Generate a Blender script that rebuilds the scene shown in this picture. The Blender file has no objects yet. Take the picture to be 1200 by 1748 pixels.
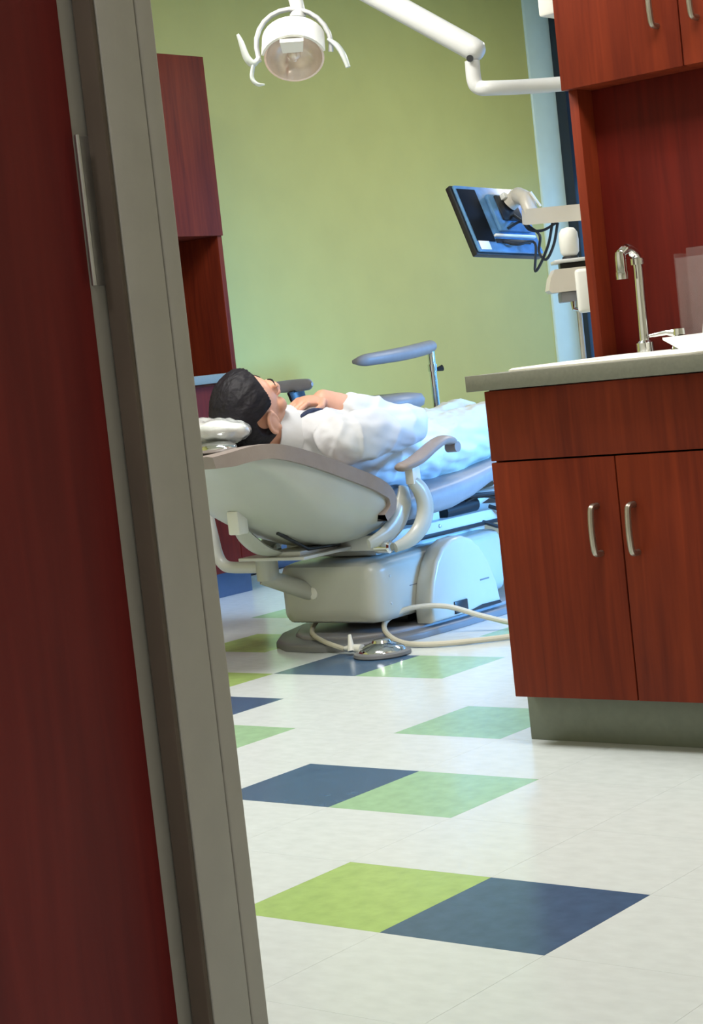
import bpy, bmesh, math, random
from mathutils import Vector, Matrix, noise
random.seed(7)
scene = bpy.context.scene
COL = scene.collection
V = Vector

# ------------------------------------------------------------------ camera
cam_d = bpy.data.cameras.new('camera'); cam = bpy.data.objects.new('camera', cam_d); COL.objects.link(cam)
cam_d.sensor_fit = 'HORIZONTAL'; cam_d.sensor_width = 36.0; cam_d.lens = 96.65
cam_d.shift_y = -0.0123; cam_d.clip_start = 0.05
r_ = V((0.77285, 0.62524, -0.10850)); u_ = V((0.03556, 0.12803, 0.99113)); f_ = V((-0.63359, 0.76986, -0.07671))
M = Matrix.Identity(4)
for i in range(3):
    M[i][0] = r_[i]; M[i][1] = u_[i]; M[i][2] = -f_[i]
M[0][3], M[1][3], M[2][3] = 1.84176, -2.19145, 0.88754
cam.matrix_world = M
scene.camera = cam

# ------------------------------------------------------------------ view, world, large lights
scene.view_settings.view_transform = 'Standard'
scene.view_settings.look = 'None'
scene.view_settings.gamma = 1.0
scene.view_settings.use_curve_mapping = False
scene.view_settings.exposure = -0.12
world = bpy.data.worlds.new('sky'); scene.world = world; world.use_nodes = True
bg = world.node_tree.nodes['Background']
bg.inputs[0].default_value = (0.30, 0.56, 1.0, 1); bg.inputs[1].default_value = 0.5

def area_light(name, loc, direction, sx, sy, power, color):
    d = bpy.data.lights.new(name, 'AREA'); d.shape = 'RECTANGLE'; d.size = sx; d.size_y = sy
    d.energy = power; d.color = color
    o = bpy.data.objects.new(name, d); COL.objects.link(o); o.location = loc
    o.rotation_euler = V(direction).to_track_quat('-Z', 'Y').to_euler()
    return o
DAY = (0.15, 0.46, 1.0)
# daylight entering by the two windows of the treatment room (below their blinds)
area_light('daylight_back', (-0.35, 6.95, 1.1), (0, -1, 0), 6.4, 1.25, 62, DAY)
area_light('daylight_right_beam', (3.22, 4.6, 1.25), (-1, -0.30, -0.19), 2.4, 0.9, 58, DAY).data.spread = math.radians(34)  # unseen right window's daylight, shaped into a narrow beam aimed at the chair
LAMP = (1.0, 0.98, 0.935)
CEIL = 2.75
LAMPS = [((-1.6, 1.2), 68), ((0.2, 0.75), 40), ((-1.5, 5.25), 54), ((1.0, -2.7), 29)]

# ------------------------------------------------------------------ helpers
def srgb(r, g, b):
    def c(v):
        v /= 255.0
        return v / 12.92 if v <= 0.04045 else ((v + 0.055) / 1.055) ** 2.4
    return (c(r), c(g), c(b), 1.0)

def mat(name, col, rough=0.5, metal=0.0, var=0.06, scale=14.0, bump=0.0, bscale=60.0, spec=0.5, coat=0.0, trans=0.0, alpha=1.0, emit=None, stretch=None):
    m = bpy.data.materials.new(name); m.use_nodes = True
    nt = m.node_tree; N = nt.nodes; L = nt.links
    p = N['Principled BSDF']
    tc = N.new('ShaderNodeTexCoord'); mp = N.new('ShaderNodeMapping')
    L.new(tc.outputs['Object'], mp.inputs['Vector'])
    if stretch: mp.inputs['Scale'].default_value = stretch
    nz = N.new('ShaderNodeTexNoise'); nz.inputs['Scale'].default_value = scale; nz.inputs['Detail'].default_value = 5
    L.new(mp.outputs[0], nz.inputs['Vector'])
    cr = N.new('ShaderNodeValToRGB')
    cr.color_ramp.elements[0].position = 0.3; cr.color_ramp.elements[1].position = 0.7
    lo = tuple(max(0, c * (1 - var)) for c in col[:3]) + (1,); hi = tuple(min(1, c * (1 + var)) for c in col[:3]) + (1,)
    cr.color_ramp.elements[0].color = lo; cr.color_ramp.elements[1].color = hi
    L.new(nz.outputs['Fac'], cr.inputs['Fac']); L.new(cr.outputs['Color'], p.inputs['Base Color'])
    p.inputs['Roughness'].default_value = rough; p.inputs['Metallic'].default_value = metal
    p.inputs['Specular IOR Level'].default_value = spec
    p.inputs['Coat Weight'].default_value = coat; p.inputs['Coat Roughness'].default_value = 0.15
    p.inputs['Transmission Weight'].default_value = trans; p.inputs['Alpha'].default_value = alpha
    if bump:
        n2 = N.new('ShaderNodeTexNoise'); n2.inputs['Scale'].default_value = bscale; n2.inputs['Detail'].default_value = 6
        L.new(mp.outputs[0], n2.inputs['Vector'])
        b = N.new('ShaderNodeBump'); b.inputs['Strength'].default_value = bump; b.inputs['Distance'].default_value = 0.004
        L.new(n2.outputs['Fac'], b.inputs['Height']); L.new(b.outputs[0], p.inputs['Normal'])
    if emit:
        p.inputs['Emission Color'].default_value = emit[0]; p.inputs['Emission Strength'].default_value = emit[1]
    return m

def wood(name, c1, c2, rough=0.55):
    m = bpy.data.materials.new(name); m.use_nodes = True
    nt = m.node_tree; N = nt.nodes; L = nt.links; p = N['Principled BSDF']
    tc = N.new('ShaderNodeTexCoord'); mp = N.new('ShaderNodeMapping'); mp.inputs['Scale'].default_value = (1, 1, 0.06)
    L.new(tc.outputs['Object'], mp.inputs['Vector'])
    n1 = N.new('ShaderNodeTexNoise'); n1.inputs['Scale'].default_value = 55; n1.inputs['Detail'].default_value = 7; n1.inputs['Distortion'].default_value = 0.6
    n2 = N.new('ShaderNodeTexNoise'); n2.inputs['Scale'].default_value = 9; n2.inputs['Detail'].default_value = 3
    L.new(mp.outputs[0], n1.inputs['Vector']); L.new(mp.outputs[0], n2.inputs['Vector'])
    mx = N.new('ShaderNodeMath'); mx.operation = 'ADD'
    h = N.new('ShaderNodeMath'); h.operation = 'MULTIPLY'; h.inputs[1].default_value = 0.5
    L.new(n1.outputs['Fac'], mx.inputs[0]); L.new(n2.outputs['Fac'], mx.inputs[1]); L.new(mx.outputs[0], h.inputs[0])
    cr = N.new('ShaderNodeValToRGB'); cr.color_ramp.elements[0].position = 0.36; cr.color_ramp.elements[1].position = 0.64
    cr.color_ramp.elements[0].color = c1; cr.color_ramp.elements[1].color = c2
    L.new(h.outputs[0], cr.inputs['Fac']); L.new(cr.outputs['Color'], p.inputs['Base Color'])
    p.inputs['Roughness'].default_value = rough; p.inputs['Specular IOR Level'].default_value = 0.15
    b = N.new('ShaderNodeBump'); b.inputs['Strength'].default_value = 0.08; b.inputs['Distance'].default_value = 0.002
    L.new(n1.outputs['Fac'], b.inputs['Height']); L.new(b.outputs[0], p.inputs['Normal'])
    return m

def pane_mat(name, tint, mirror=0.08, grazing=0.5):
    m = bpy.data.materials.new(name); m.use_nodes = True
    nt = m.node_tree; N = nt.nodes; L = nt.links; N.remove(N['Principled BSDF'])
    t = N.new('ShaderNodeBsdfTransparent'); t.inputs[0].default_value = tint
    g = N.new('ShaderNodeBsdfGlossy'); g.inputs['Roughness'].default_value = 0.05
    fr = N.new('ShaderNodeLayerWeight'); fr.inputs['Blend'].default_value = 0.25
    ad = N.new('ShaderNodeMath'); ad.operation = 'MULTIPLY_ADD'; ad.inputs[1].default_value = grazing; ad.inputs[2].default_value = mirror
    L.new(fr.outputs['Fresnel'], ad.inputs[0])
    mx = N.new('ShaderNodeMixShader'); L.new(ad.outputs[0], mx.inputs[0]); L.new(t.outputs[0], mx.inputs[1]); L.new(g.outputs[0], mx.inputs[2])
    L.new(mx.outputs[0], N['Material Output'].inputs['Surface'])
    return m

M_ = {}
M_['wall_green'] = mat('green_paint', srgb(194, 192, 114), 0.55, var=0.03, scale=5, bump=0.06, bscale=180)
M_['wall_cream'] = mat('cream_paint', srgb(214, 208, 190), 0.7, var=0.03, scale=4, bump=0.05, bscale=160)
M_['ceiling'] = mat('ceiling_white', srgb(225, 224, 215), 0.85, var=0.04, scale=40)
M_['white_jamb'] = mat('pale_aqua_gloss_paint', srgb(214, 236, 226), 0.35, var=0.02)
M_['cherry'] = wood('cherry_laminate', srgb(94, 31, 17), srgb(126, 48, 24))
M_['cherry_dark'] = wood('cherry_panel', srgb(80, 20, 15), srgb(102, 28, 19))
M_['door_wood'] = wood('mahogany_door', srgb(98, 30, 32), srgb(124, 42, 40), 0.4)
M_['jamb_paint'] = mat('taupe_metal_paint', srgb(174, 171, 165), 0.45, var=0.03, scale=30, bump=0.04, bscale=200)
M_['gasket'] = mat('brown_rubber', srgb(92, 80, 70), 0.8, var=0.1)
M_['steel'] = mat('brushed_steel', srgb(196, 198, 200), 0.42, 1.0, var=0.05, scale=60)
M_['nickel'] = mat('satin_nickel', srgb(176, 168, 156), 0.38, 1.0, var=0.04, scale=60)
M_['chrome'] = mat('chrome', srgb(215, 218, 220), 0.08, 1.0, var=0.02)
M_['counter'] = mat('grey_laminate', srgb(122, 122, 110), 0.45, var=0.07, scale=160)
M_['toe_grey'] = mat('grey_vinyl_toe', srgb(112, 118, 104), 0.55, var=0.06, scale=50)
M_['toe_navy'] = mat('dark_vinyl_toe', srgb(56, 66, 84), 0.5, var=0.06, scale=50)
M_['porcelain'] = mat('white_porcelain', srgb(238, 236, 228), 0.4, var=0.01)
M_['plastic_white'] = mat('white_plastic', srgb(226, 226, 220), 0.3, var=0.02)
M_['shell_white'] = mat('ivory_shell_plastic', srgb(182, 184, 176), 0.28, var=0.02)
M_['metal_white'] = mat('white_enamel', srgb(198, 199, 198), 0.3, var=0.02)
M_['beige_arm'] = mat('beige_enamel', srgb(196, 190, 178), 0.35, var=0.02)
M_['vinyl_taupe'] = mat('taupe_vinyl', srgb(142, 130, 124), 0.42, var=0.05, scale=30, bump=0.05, bscale=200)
M_['vinyl_grey'] = mat('grey_vinyl', srgb(138, 138, 142), 0.45, var=0.05, scale=30, bump=0.05, bscale=200)
M_['plate_grey'] = mat('grey_base_plate', srgb(112, 114, 118), 0.4, var=0.04)
M_['black_plastic'] = mat('black_plastic', srgb(28, 30, 34), 0.35, var=0.1)
M_['monitor_back'] = mat('monitor_back_plastic', srgb(84, 128, 168), 0.35, var=0.3, scale=22, coat=0.2)
M_['cable_black'] = mat('black_cable', srgb(24, 28, 32), 0.5, var=0.1)
M_['cable_white'] = mat('ivory_cable', srgb(196, 192, 176), 0.5, var=0.04)
M_['skin'] = mat('skin', srgb(214, 160, 134), 0.5, var=0.06, scale=18)
M_['skin'].node_tree.nodes['Principled BSDF'].inputs['Subsurface Weight'].default_value = 0.15
M_['skin'].node_tree.nodes['Principled BSDF'].inputs['Subsurface Radius'].default_value = (0.02, 0.008, 0.005)
M_['hair'] = mat('black_hair', srgb(24, 21, 28), 0.6, var=0.3, scale=60, bump=0.35, bscale=140, spec=0.3, stretch=(1, 0.35, 1))
M_['shirt'] = mat('white_cotton', srgb(204, 205, 208), 0.85, var=0.03, scale=20, bump=0.15, bscale=30)
M_['trousers'] = mat('off_white_cotton', srgb(196, 200, 192), 0.85, var=0.03, scale=20, bump=0.15, bscale=26)
M_['navy_cloth'] = mat('navy_cloth', srgb(36, 48, 78), 0.8, var=0.5, scale=90)
M_['shoe'] = mat('dark_shoe_leather', srgb(40, 34, 32), 0.45, var=0.1)
M_['film'] = mat('clear_plastic_film', srgb(214, 218, 216), 0.12, var=0.12, scale=26, bump=0.9, bscale=26, spec=0.8, coat=1.0)
M_['lens'] = mat('lamp_shield', srgb(230, 220, 205), 0.12, var=0.05, spec=0.7)
M_['reflector'] = mat('lamp_reflector', srgb(236, 222, 210), 0.2, 0.45, var=0.14, scale=16)
M_['handle_clear'] = mat('frosted_plastic', srgb(214, 220, 216), 0.3, var=0.06, alpha=0.75)
M_['acrylic'] = mat('clear_acrylic', srgb(200, 196, 194), 0.25, var=0.1, scale=8, alpha=0.06)
M_['glass'] = pane_mat('window_glass', (0.93, 0.96, 0.98, 1), 0.03)
M_['frame_dark'] = mat('dark_bronze_frame', srgb(34, 44, 54), 0.4, var=0.05)
M_['diffuser'] = mat('lamp_diffuser', srgb(240, 238, 230), 0.6, var=0.0, emit=((1.0, 0.93, 0.80, 1), 3.0))
M_['tile_cream'] = mat('cream_vinyl_tile', srgb(208, 216, 217), 0.20, var=0.05, scale=22, stretch=(1, 1.8, 1), bump=0.02, bscale=25)
M_['tile_navy'] = mat('navy_vinyl_tile', srgb(62, 92, 124), 0.20, var=0.12, scale=30, bump=0.02, bscale=25)
M_['tile_lime'] = mat('lime_vinyl_tile', srgb(160, 190, 112), 0.20, var=0.09, scale=30, bump=0.02, bscale=25)
M_['tile_mint'] = mat('mint_vinyl_tile', srgb(152, 190, 150), 0.20, var=0.08, scale=30, bump=0.02, bscale=25)
M_['floor_bed'] = mat('floor_adhesive', srgb(140, 138, 128), 0.7, var=0.05)
M_['blind'] = mat('grey_blind_fabric', srgb(150, 156, 160), 0.8, var=0.04, scale=80)
M_['black_matte'] = mat('matte_black_plastic', srgb(22, 28, 36), 0.85, var=0.15, spec=0.1)
M_['paper'] = mat('white_paper', srgb(235, 235, 235), 0.8, var=0.02)

def box(bm, a, b, bev=0.0, seg=2):
    c = [(a[i] + b[i]) / 2 for i in range(3)]; s = [abs(b[i] - a[i]) for i in range(3)]
    r = bmesh.ops.create_cube(bm, size=1.0, matrix=Matrix.Translation(c) @ Matrix.Diagonal((*s, 1)))
    if bev > 0:
        vs = set(r['verts']); es = [e for e in bm.edges if e.verts[0] in vs and e.verts[1] in vs]
        bmesh.ops.bevel(bm, geom=es, offset=min(bev, min(s) * 0.49), segments=seg, profile=0.5, affect='EDGES', clamp_overlap=True)
    return bm

def nb(): return bmesh.new()
def bx(a, b, bev=0.0, seg=2): return box(nb(), a, b, bev, seg)

def spline(pts, n=8):
    pts = [V(p) for p in pts]
    if len(pts) < 3: return pts
    out = []
    P = [2 * pts[0] - pts[1]] + pts + [2 * pts[-1] - pts[-2]]
    for i in range(1, len(P) - 2):
        p0, p1, p2, p3 = P[i - 1:i + 3]
        for k in range(n):
            t = k / n
            out.append(0.5 * ((2 * p1) + (-p0 + p2) * t + (2 * p0 - 5 * p1 + 4 * p2 - p3) * t * t + (-p0 + 3 * p1 - 3 * p2 + p3) * t ** 3))
    out.append(pts[-1]); return out

def loft(bm, rings, cap=True, closed_ring=True):
    vv = [[bm.verts.new(p) for p in ring] for ring in rings]
    n = len(rings[0])
    for a, b in zip(vv[:-1], vv[1:]):
        for i in range(n if closed_ring else n - 1):
            j = (i + 1) % n
            bm.faces.new((a[i], a[j], b[j], b[i]))
    if cap:
        bm.faces.new(vv[0][::-1]); bm.faces.new(vv[-1])
    return bm

def tube(bm, pts, r, n=12, smooth=0, flat=None, hint=None):
    """r: radius or list; flat=(a,b) multiplies radius along the two ring axes; hint: preferred first ring axis"""
    base = [V(p) for p in pts]
    rr = r if isinstance(r, (list, tuple)) else [r] * len(base)
    if smooth:
        path = spline(base, smooth); m = len(path)
        rads = []
        for k in range(m):
            t = k / (m - 1) * (len(rr) - 1); i = min(int(t), len(rr) - 2)
            rads.append(rr[i] + (rr[i + 1] - rr[i]) * (t - i))
    else: path, rads = base, rr
    a, b = flat or (1, 1)
    tn = []
    for i in range(len(path)):
        d = (path[min(i + 1, len(path) - 1)] - path[max(i - 1, 0)]); tn.append(d.normalized())
    x = V(hint) if hint else (V((0, 0, 1)) if abs(tn[0].z) < 0.9 else V((1, 0, 0)))
    rings = []
    for p, t, q in zip(path, tn, rads):
        x = (x - t * x.dot(t))
        x.normalize(); y = t.cross(x)
        rings.append([p + x * (q * a * math.cos(2 * math.pi * k / n)) + y * (q * b * math.sin(2 * math.pi * k / n)) for k in range(n)])
    return loft(bm, rings)

def lathe(bm, prof, c=(0, 0, 0), axis=(0, 0, 1), n=28):
    q = V(axis).to_track_quat('Z', 'Y'); c = V(c)
    rings = []
    for rad, z in prof:
        rings.append([c + q @ V((rad * math.cos(2 * math.pi * k / n), rad * math.sin(2 * math.pi * k / n), z)) for k in range(n)])
    return loft(bm, rings)

def extrude_x(bm, prof, x0, x1, bev=0.0):
    """prof: (y,z) polygon, extruded along X"""
    a = [bm.verts.new((x0, y, z)) for y, z in prof]; b = [bm.verts.new((x1, y, z)) for y, z in prof]
    n = len(prof); f0 = bm.faces.new(a); f1 = bm.faces.new(b[::-1])
    for i in range(n): bm.faces.new((a[i], b[i], b[(i + 1) % n], a[(i + 1) % n]))
    bmesh.ops.recalc_face_normals(bm, faces=bm.faces[:])
    if bev:
        es = list(set(list(f0.edges) + list(f1.edges)))
        bmesh.ops.bevel(bm, geom=es, offset=bev, segments=3, profile=0.5, affect='EDGES', clamp_overlap=True)
    return bm

def extrude_z(bm, poly, z0, z1, bev=0.0):
    a = [bm.verts.new((x, y, z0)) for x, y in poly]; b = [bm.verts.new((x, y, z1)) for x, y in poly]
    n = len(poly); bm.faces.new(a[::-1]); f1 = bm.faces.new(b)
    for i in range(n): bm.faces.new((a[i], a[(i + 1) % n], b[(i + 1) % n], b[i]))
    bmesh.ops.recalc_face_normals(bm, faces=bm.faces[:])
    if bev: bmesh.ops.bevel(bm, geom=list(f1.edges), offset=bev, segments=3, profile=0.5, affect='EDGES', clamp_overlap=True)
    return bm

def ell(bm, c, rad, R=None, u=24, v=16):
    m = Matrix.Translation(c) @ (R.to_4x4() if R else Matrix.Identity(4)) @ Matrix.Diagonal((*rad, 1))
    bmesh.ops.create_uvsphere(bm, u_segments=u, v_segments=v, radius=1.0, matrix=m); return bm

def capsule(bm, p0, r0, p1, r1, n=16):
    p0, p1 = V(p0), V(p1); ax = (p1 - p0).normalized(); q = ax.to_track_quat('Z', 'Y'); Ln = (p1 - p0).length
    prof = []
    for k in range(6): a = -math.pi / 2 + (k + 0.35) / 6.0 * math.pi / 2; prof.append((r0 * math.cos(a), r0 * math.sin(a)))
    for k in range(7): a = (k - 0.0) / 6.35 * math.pi / 2; prof.append((r1 * math.cos(a), Ln + r1 * math.sin(a)))
    rings = [[p0 + q @ V((rad * math.cos(2 * math.pi * k / n), rad * math.sin(2 * math.pi * k / n), z)) for k in range(n)] for rad, z in prof]
    return loft(bm, rings)

def chain(bm, pts, rs, n=16):
    for i in range(len(pts) - 1): capsule(bm, pts[i], rs[i], pts[i + 1], rs[i + 1], n)
    return bm

def origin_of(o):
    p = V((0, 0, 0))
    while o: p += o.location; o = o.parent
    return p

def obj(name, bm, m, parent=None, ang=35, loc=None):
    """link bm (world coordinates) as one mesh; parts take their thing's origin, top-level meshes their base centre"""
    bmesh.ops.recalc_face_normals(bm, faces=bm.faces[:])
    if parent is not None: org = origin_of(parent)
    elif loc is not None: org = V(loc)
    else:
        xs = [v.co for v in bm.verts]
        org = V(((min(c.x for c in xs) + max(c.x for c in xs)) / 2, (min(c.y for c in xs) + max(c.y for c in xs)) / 2, min(c.z for c in xs)))
    for v in bm.verts: v.co -= org
    me = bpy.data.meshes.new(name); bm.to_mesh(me); bm.free()
    for p in me.polygons: p.use_smooth = True
    me.set_sharp_from_angle(angle=math.radians(ang))
    me.materials.append(M_[m] if isinstance(m, str) else m)
    o = bpy.data.objects.new(name, me); COL.objects.link(o)
    if parent is not None: o.parent = parent
    else: o.location = org
    return o

def tag(o, label=None, cat=None, group=None, kind=None):
    if label: o['label'] = label
    if cat: o['category'] = cat
    if group: o['group'] = group
    if kind: o['kind'] = kind
    return o

def thing(name, loc, label, cat, group=None):
    o = bpy.data.objects.new(name, None); COL.objects.link(o); o.location = loc; o.empty_display_size = 0.1
    return tag(o, label, cat, group)

def struct(name, bm, m, label=None, parent=None, ang=35):
    o = obj(name, bm, m, parent, ang)
    if parent is None: o['kind'] = 'structure'
    if label: o['label'] = label
    return o

def remeshed(bm, voxel, smooth=4, disp=None):
    """union of overlapping closed shells as one continuous surface"""
    me = bpy.data.meshes.new('tmp'); bm.to_mesh(me); bm.free()
    o = bpy.data.objects.new('tmp', me); COL.objects.link(o)
    md = o.modifiers.new('r', 'REMESH'); md.mode = 'VOXEL'; md.voxel_size = voxel
    if smooth:
        s = o.modifiers.new('s', 'SMOOTH'); s.iterations = smooth; s.factor = 0.5
    dg = bpy.context.evaluated_depsgraph_get(); dg.update()
    ev = bpy.data.meshes.new_from_object(o.evaluated_get(dg))
    bpy.data.objects.remove(o); bpy.data.meshes.remove(me)
    out = nb(); out.from_mesh(ev); bpy.data.meshes.remove(ev)
    if disp:
        out.normal_update()
        for v in out.verts: v.co += v.normal * disp(v.co)
    return out

# ------------------------------------------------------------------ the setting
T = 0.3048
floor = struct('floor', bx((-3.8, -4.2, -0.08), (3.2, 7.0, -0.004)), 'floor_bed', 'vinyl tile floor of cream with navy and green accents')
def tile_colour(i, j):
    # accent pairs run diagonally over the floor; i along X, j along Y
    return ACC.get((i, j), 'tile_cream')
ACC = {(0, 0): 'tile_navy', (-1, 0): 'tile_lime',
       (-3, 2): 'tile_navy', (-2, 2): 'tile_mint',
       (-3, 4): 'tile_mint', (-5, 3): 'tile_mint',
       (-6, 4): 'tile_navy', (-7, 5): 'tile_lime',
       (-6, 6): 'tile_navy', (-5, 6): 'tile_mint',
       (-8, 7): 'tile_lime', (-9, 9): 'tile_mint',
       (-5, 8): 'tile_mint', (-2, 6): 'tile_mint', (2, -2): 'tile_mint', (3, -2): 'tile_navy',
       (0, 4): 'tile_lime', (3, 2): 'tile_navy', (2, 2): 'tile_mint'}
gap = 0.0002
tile_mesh = {}
def tile_bm():
    b = nb(); box(b, (gap, gap, -0.004), (T - gap, T - gap, 0.0)); return b
for key in ('tile_cream', 'tile_navy', 'tile_lime', 'tile_mint'):
    b = tile_bm(); me = bpy.data.meshes.new('tile'); b.to_mesh(me); b.free(); me.materials.append(M_[key]); tile_mesh[key] = me
Minv = M.inverted()
rest = nb()
for i in range(-12, 10):
    for j in range(-13, 22):
        x0, y0 = i * T, j * T
        if x0 < -3.75 or x0 > 2.9 or y0 < -4.1 or y0 > 6.6: continue
        seen = False
        for dx in (0, .5, 1):
            for dy in (0, .5, 1):
                q = Minv @ V((x0 + dx * T, y0 + dy * T, 0)); d = -q.z
                if d > 0.5:
                    px = 600 + 3221.7 * q.x / d; py = 859 - 3221.7 * q.y / d
                    if 360 < px < 1210 and 960 < py < 1760 and not (y0 > 1.3 and x0 > -0.9) and i <= 2: seen = True
        key = tile_colour(i, j)
        if seen or key != 'tile_cream':
            o = bpy.data.objects.new('tile', tile_mesh[key]); COL.objects.link(o); o.parent = floor
            o.location = V((x0, y0, 0)) - floor.location
        else:
            box(rest, (x0 + gap, y0 + gap, -0.004), (x0 + T - gap, y0 + T - gap, 0.0))
rt = obj('tile_field', rest, 'tile_cream', floor); rt['kind'] = 'stuff'

struct('ceiling', bx((-3.8, -4.2, CEIL), (3.2, 7.0, CEIL + 0.08)), 'ceiling', 'plain white ceiling')
struct('wall_left', bx((-3.8, -1.0, 0), (-3.7, 6.40, CEIL)), 'wall_green', 'olive green painted wall behind the treatment chair')
struct('wall_hall_left', bx((-3.8, -4.2, 0), (-3.7, -1.0, CEIL)), 'wall_cream', 'cream wall of the hallway')
b = nb(); box(b, (3.0, -4.2, 0), (3.1, 3.3, CEIL)); box(b, (3.0, 3.3, 0), (3.1, 5.9, 0.45)); box(b, (3.0, 3.3, 2.62), (3.1, 5.9, CEIL)); box(b, (3.0, 5.9, 0), (3.1, 6.75, CEIL))
struct('wall_right', b, 'wall_cream', 'cream wall on the right of the room')
b = nb(); box(b, (-3.7, 6.62, 0), (3.0, 6.75, 0.45)); box(b, (-3.7, 6.62, 2.68), (3.0, 6.75, CEIL)); box(b, (2.9, 6.62, 0.45), (3.0, 6.75, 2.68))
struct('wall_back', b, 'wall_cream', 'wall under and over the tall window')
struct('wall_hall_back', bx((-3.8, -4.3, 0), (3.1, -4.2, CEIL)), 'wall_cream', 'cream wall of the hallway behind the viewer')
# window jamb: white reveal standing beside the green wall
struct('trim_1', bx((-3.8, 6.40, 0), (-3.69, 6.78, CEIL), 0.012, 3), 'white_jamb', 'white window reveal beside the green wall')
w = thing('window_1', (-1.0, 6.66, 0.45), None, None); w['kind'] = 'structure'; w['label'] = 'tall dark framed window at the end of the green wall'
b = nb(); box(b, (-3.69, 6.63, 0.45), (-3.625, 6.70, 2.68), 0.006); box(b, (2.84, 6.63, 0.45), (2.9, 6.70, 2.68), 0.006)
box(b, (-3.625, 6.63, 0.45), (2.84, 6.70, 0.51), 0.006); box(b, (-3.625, 6.63, 2.62), (2.84, 6.70, 2.68), 0.006)
obj('window_frame', b, 'frame_dark', w)
xs = [-3.625, -2.0, -0.4, 1.2, 2.84]
for k in range(4):
    if k: obj('mullion', bx((xs[k] - 0.03, 6.635, 0.51), (xs[k] + 0.03, 6.695, 2.62), 0.006), 'frame_dark', w)
    obj('pane', bx((xs[k] + (0.03 if k else 0), 6.662, 0.51), (xs[k + 1] - (0.03 if k < 3 else 0), 6.668, 2.62)), 'glass', w)
w2 = thing('window_2', (3.05, 4.6, 0.45), None, None); w2['kind'] = 'structure'; w2['label'] = 'dark framed window in the right wall'
b = nb(); box(b, (3.02, 3.3, 0.45), (3.08, 5.9, 0.51)); box(b, (3.02, 3.3, 2.56), (3.08, 5.9, 2.62)); box(b, (3.02, 3.3, 0.51), (3.08, 3.36, 2.56)); box(b, (3.02, 5.84, 0.51), (3.08, 5.9, 2.56)); box(b, (3.02, 4.57, 0.51), (3.08, 4.63, 2.56))
obj('window_frame', b, 'frame_dark', w2)
obj('pane', bx((3.046, 3.36, 0.51), (3.052, 4.57, 2.56)), 'glass', w2); obj('pane', bx((3.046, 4.63, 0.51), (3.052, 5.84, 2.56)), 'glass', w2)
# roller blinds drawn half way down
for nm, a0, a1, rl0, rl1, lab in (('roller_blind', (-3.56, 6.60, 1.75), (2.80, 6.603, 2.64), (-3.56, 6.60, 2.64), (2.80, 6.60, 2.64), 'grey roller blind half drawn over the tall back window'),
                              ('roller_blind', (2.985, 3.36, 1.72), (2.988, 5.84, 2.60), (2.985, 3.36, 2.60), (2.985, 5.84, 2.60), 'grey roller blind half drawn over the right wall window')):
    rbl = thing(nm, rl0, lab, 'blind', 'roller blinds')
    obj('fabric', bx(a0, a1), 'blind', rbl); obj('roller', tube(nb(), [rl0, rl1], .022, 12), 'plastic_white', rbl)
    obj('hem_bar', bx((a0[0] - .006, a0[1] - .006, a0[2] - .02), (a1[0] + .006, a1[1] + .006, a0[2]), .003), 'plastic_white', rbl)
# partition that carries the sink hutch, plus an added unseen wing that shades the chair
b = nb(); box(b, (0.115, 1.74, 0), (3.0, 1.861, CEIL)); box(b, (-0.48, 1.861, 0), (-0.38, 2.85, CEIL)); box(b, (-0.38, 1.861, 0), (0.115, 1.95, CEIL))
struct('wall_partition_shade_wing', b, 'wall_cream', 'short partition beside the sink hutch with an added wing shading the chair')
# door wall between hallway and room
b = nb(); box(b, (-3.7, -1.20, 0), (0.74, -1.10, CEIL)); box(b, (1.78, -1.20, 0), (3.0, -1.10, CEIL)); box(b, (0.74, -1.20, 2.16), (1.78, -1.10, CEIL))
struct('wall_front', b, 'wall_cream', 'hallway wall with the doorway')
# steel door frame, opening x 0.80 .. 1.72
JT = 2.12
fr = thing('trim_2', (0.79, -1.15, 0), None, None); fr['kind'] = 'structure'; fr['label'] = 'taupe painted steel door frame'
for s, x in ((1, 0.80), (-1, 1.72)):
    obj('frame_face', bx((x - s * 0.052, -1.225, 0), (x - s * 0.022, -1.166, JT), 0.0015), 'jamb_paint', fr)
    obj('stop', bx((x - s * 0.052, -1.164, 0), (x, -1.1225, JT), 0.002), 'jamb_paint', fr)
    obj('frame_return', bx((x - s * 0.052, -1.1215, 0), (x - s * 0.0004, -1.102, JT), 0.0025, 3), 'jamb_paint', fr)
    obj('gasket', bx((x - s * 0.0205, -1.1695, 0), (x - s * 0.001, -1.1645, JT), 0.0015), 'gasket', fr)
obj('frame_head', bx((0.752, -1.225, JT), (1.772, -1.102, JT + 0.05), 0.002), 'jamb_paint', fr)
dr = thing('door_1', (0.76, -1.23, 0), None, None); dr['kind'] = 'structure'; dr['label'] = 'dark mahogany door standing open in the left foreground'
obj('door_leaf', bx((0.735, -2.098, 0.008), (0.779, -1.1835, 2.10), 0.0012), 'door_wood', dr)
for z in (0.2, 1.02, 1.86):
    h = obj('hinge', bx((0.7785, -1.1818, z - 0.057), (0.7805, -1.1665, z + 0.057), 0.0005), 'steel', dr)
    tube_b = tube(nb(), [(0.7855, -1.1855, z - 0.057), (0.7855, -1.1855, z + 0.057)], 0.0022, 10)
    obj('hinge_pin', tube_b, 'steel', h)
kn = obj('door_handle', tube(nb(), [(0.78, -2.03, 1.0), (0.835, -2.03, 1.0), (0.84, -2.02, 1.0), (0.84, -1.91, 1.0)], 0.009, 12), 'nickel', dr)
struct('baseboard_left', bx((-3.7, 3.40, 0), (-3.688, 6.40, 0.10), 0.003), 'toe_navy', 'dark vinyl base along the green wall')

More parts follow.
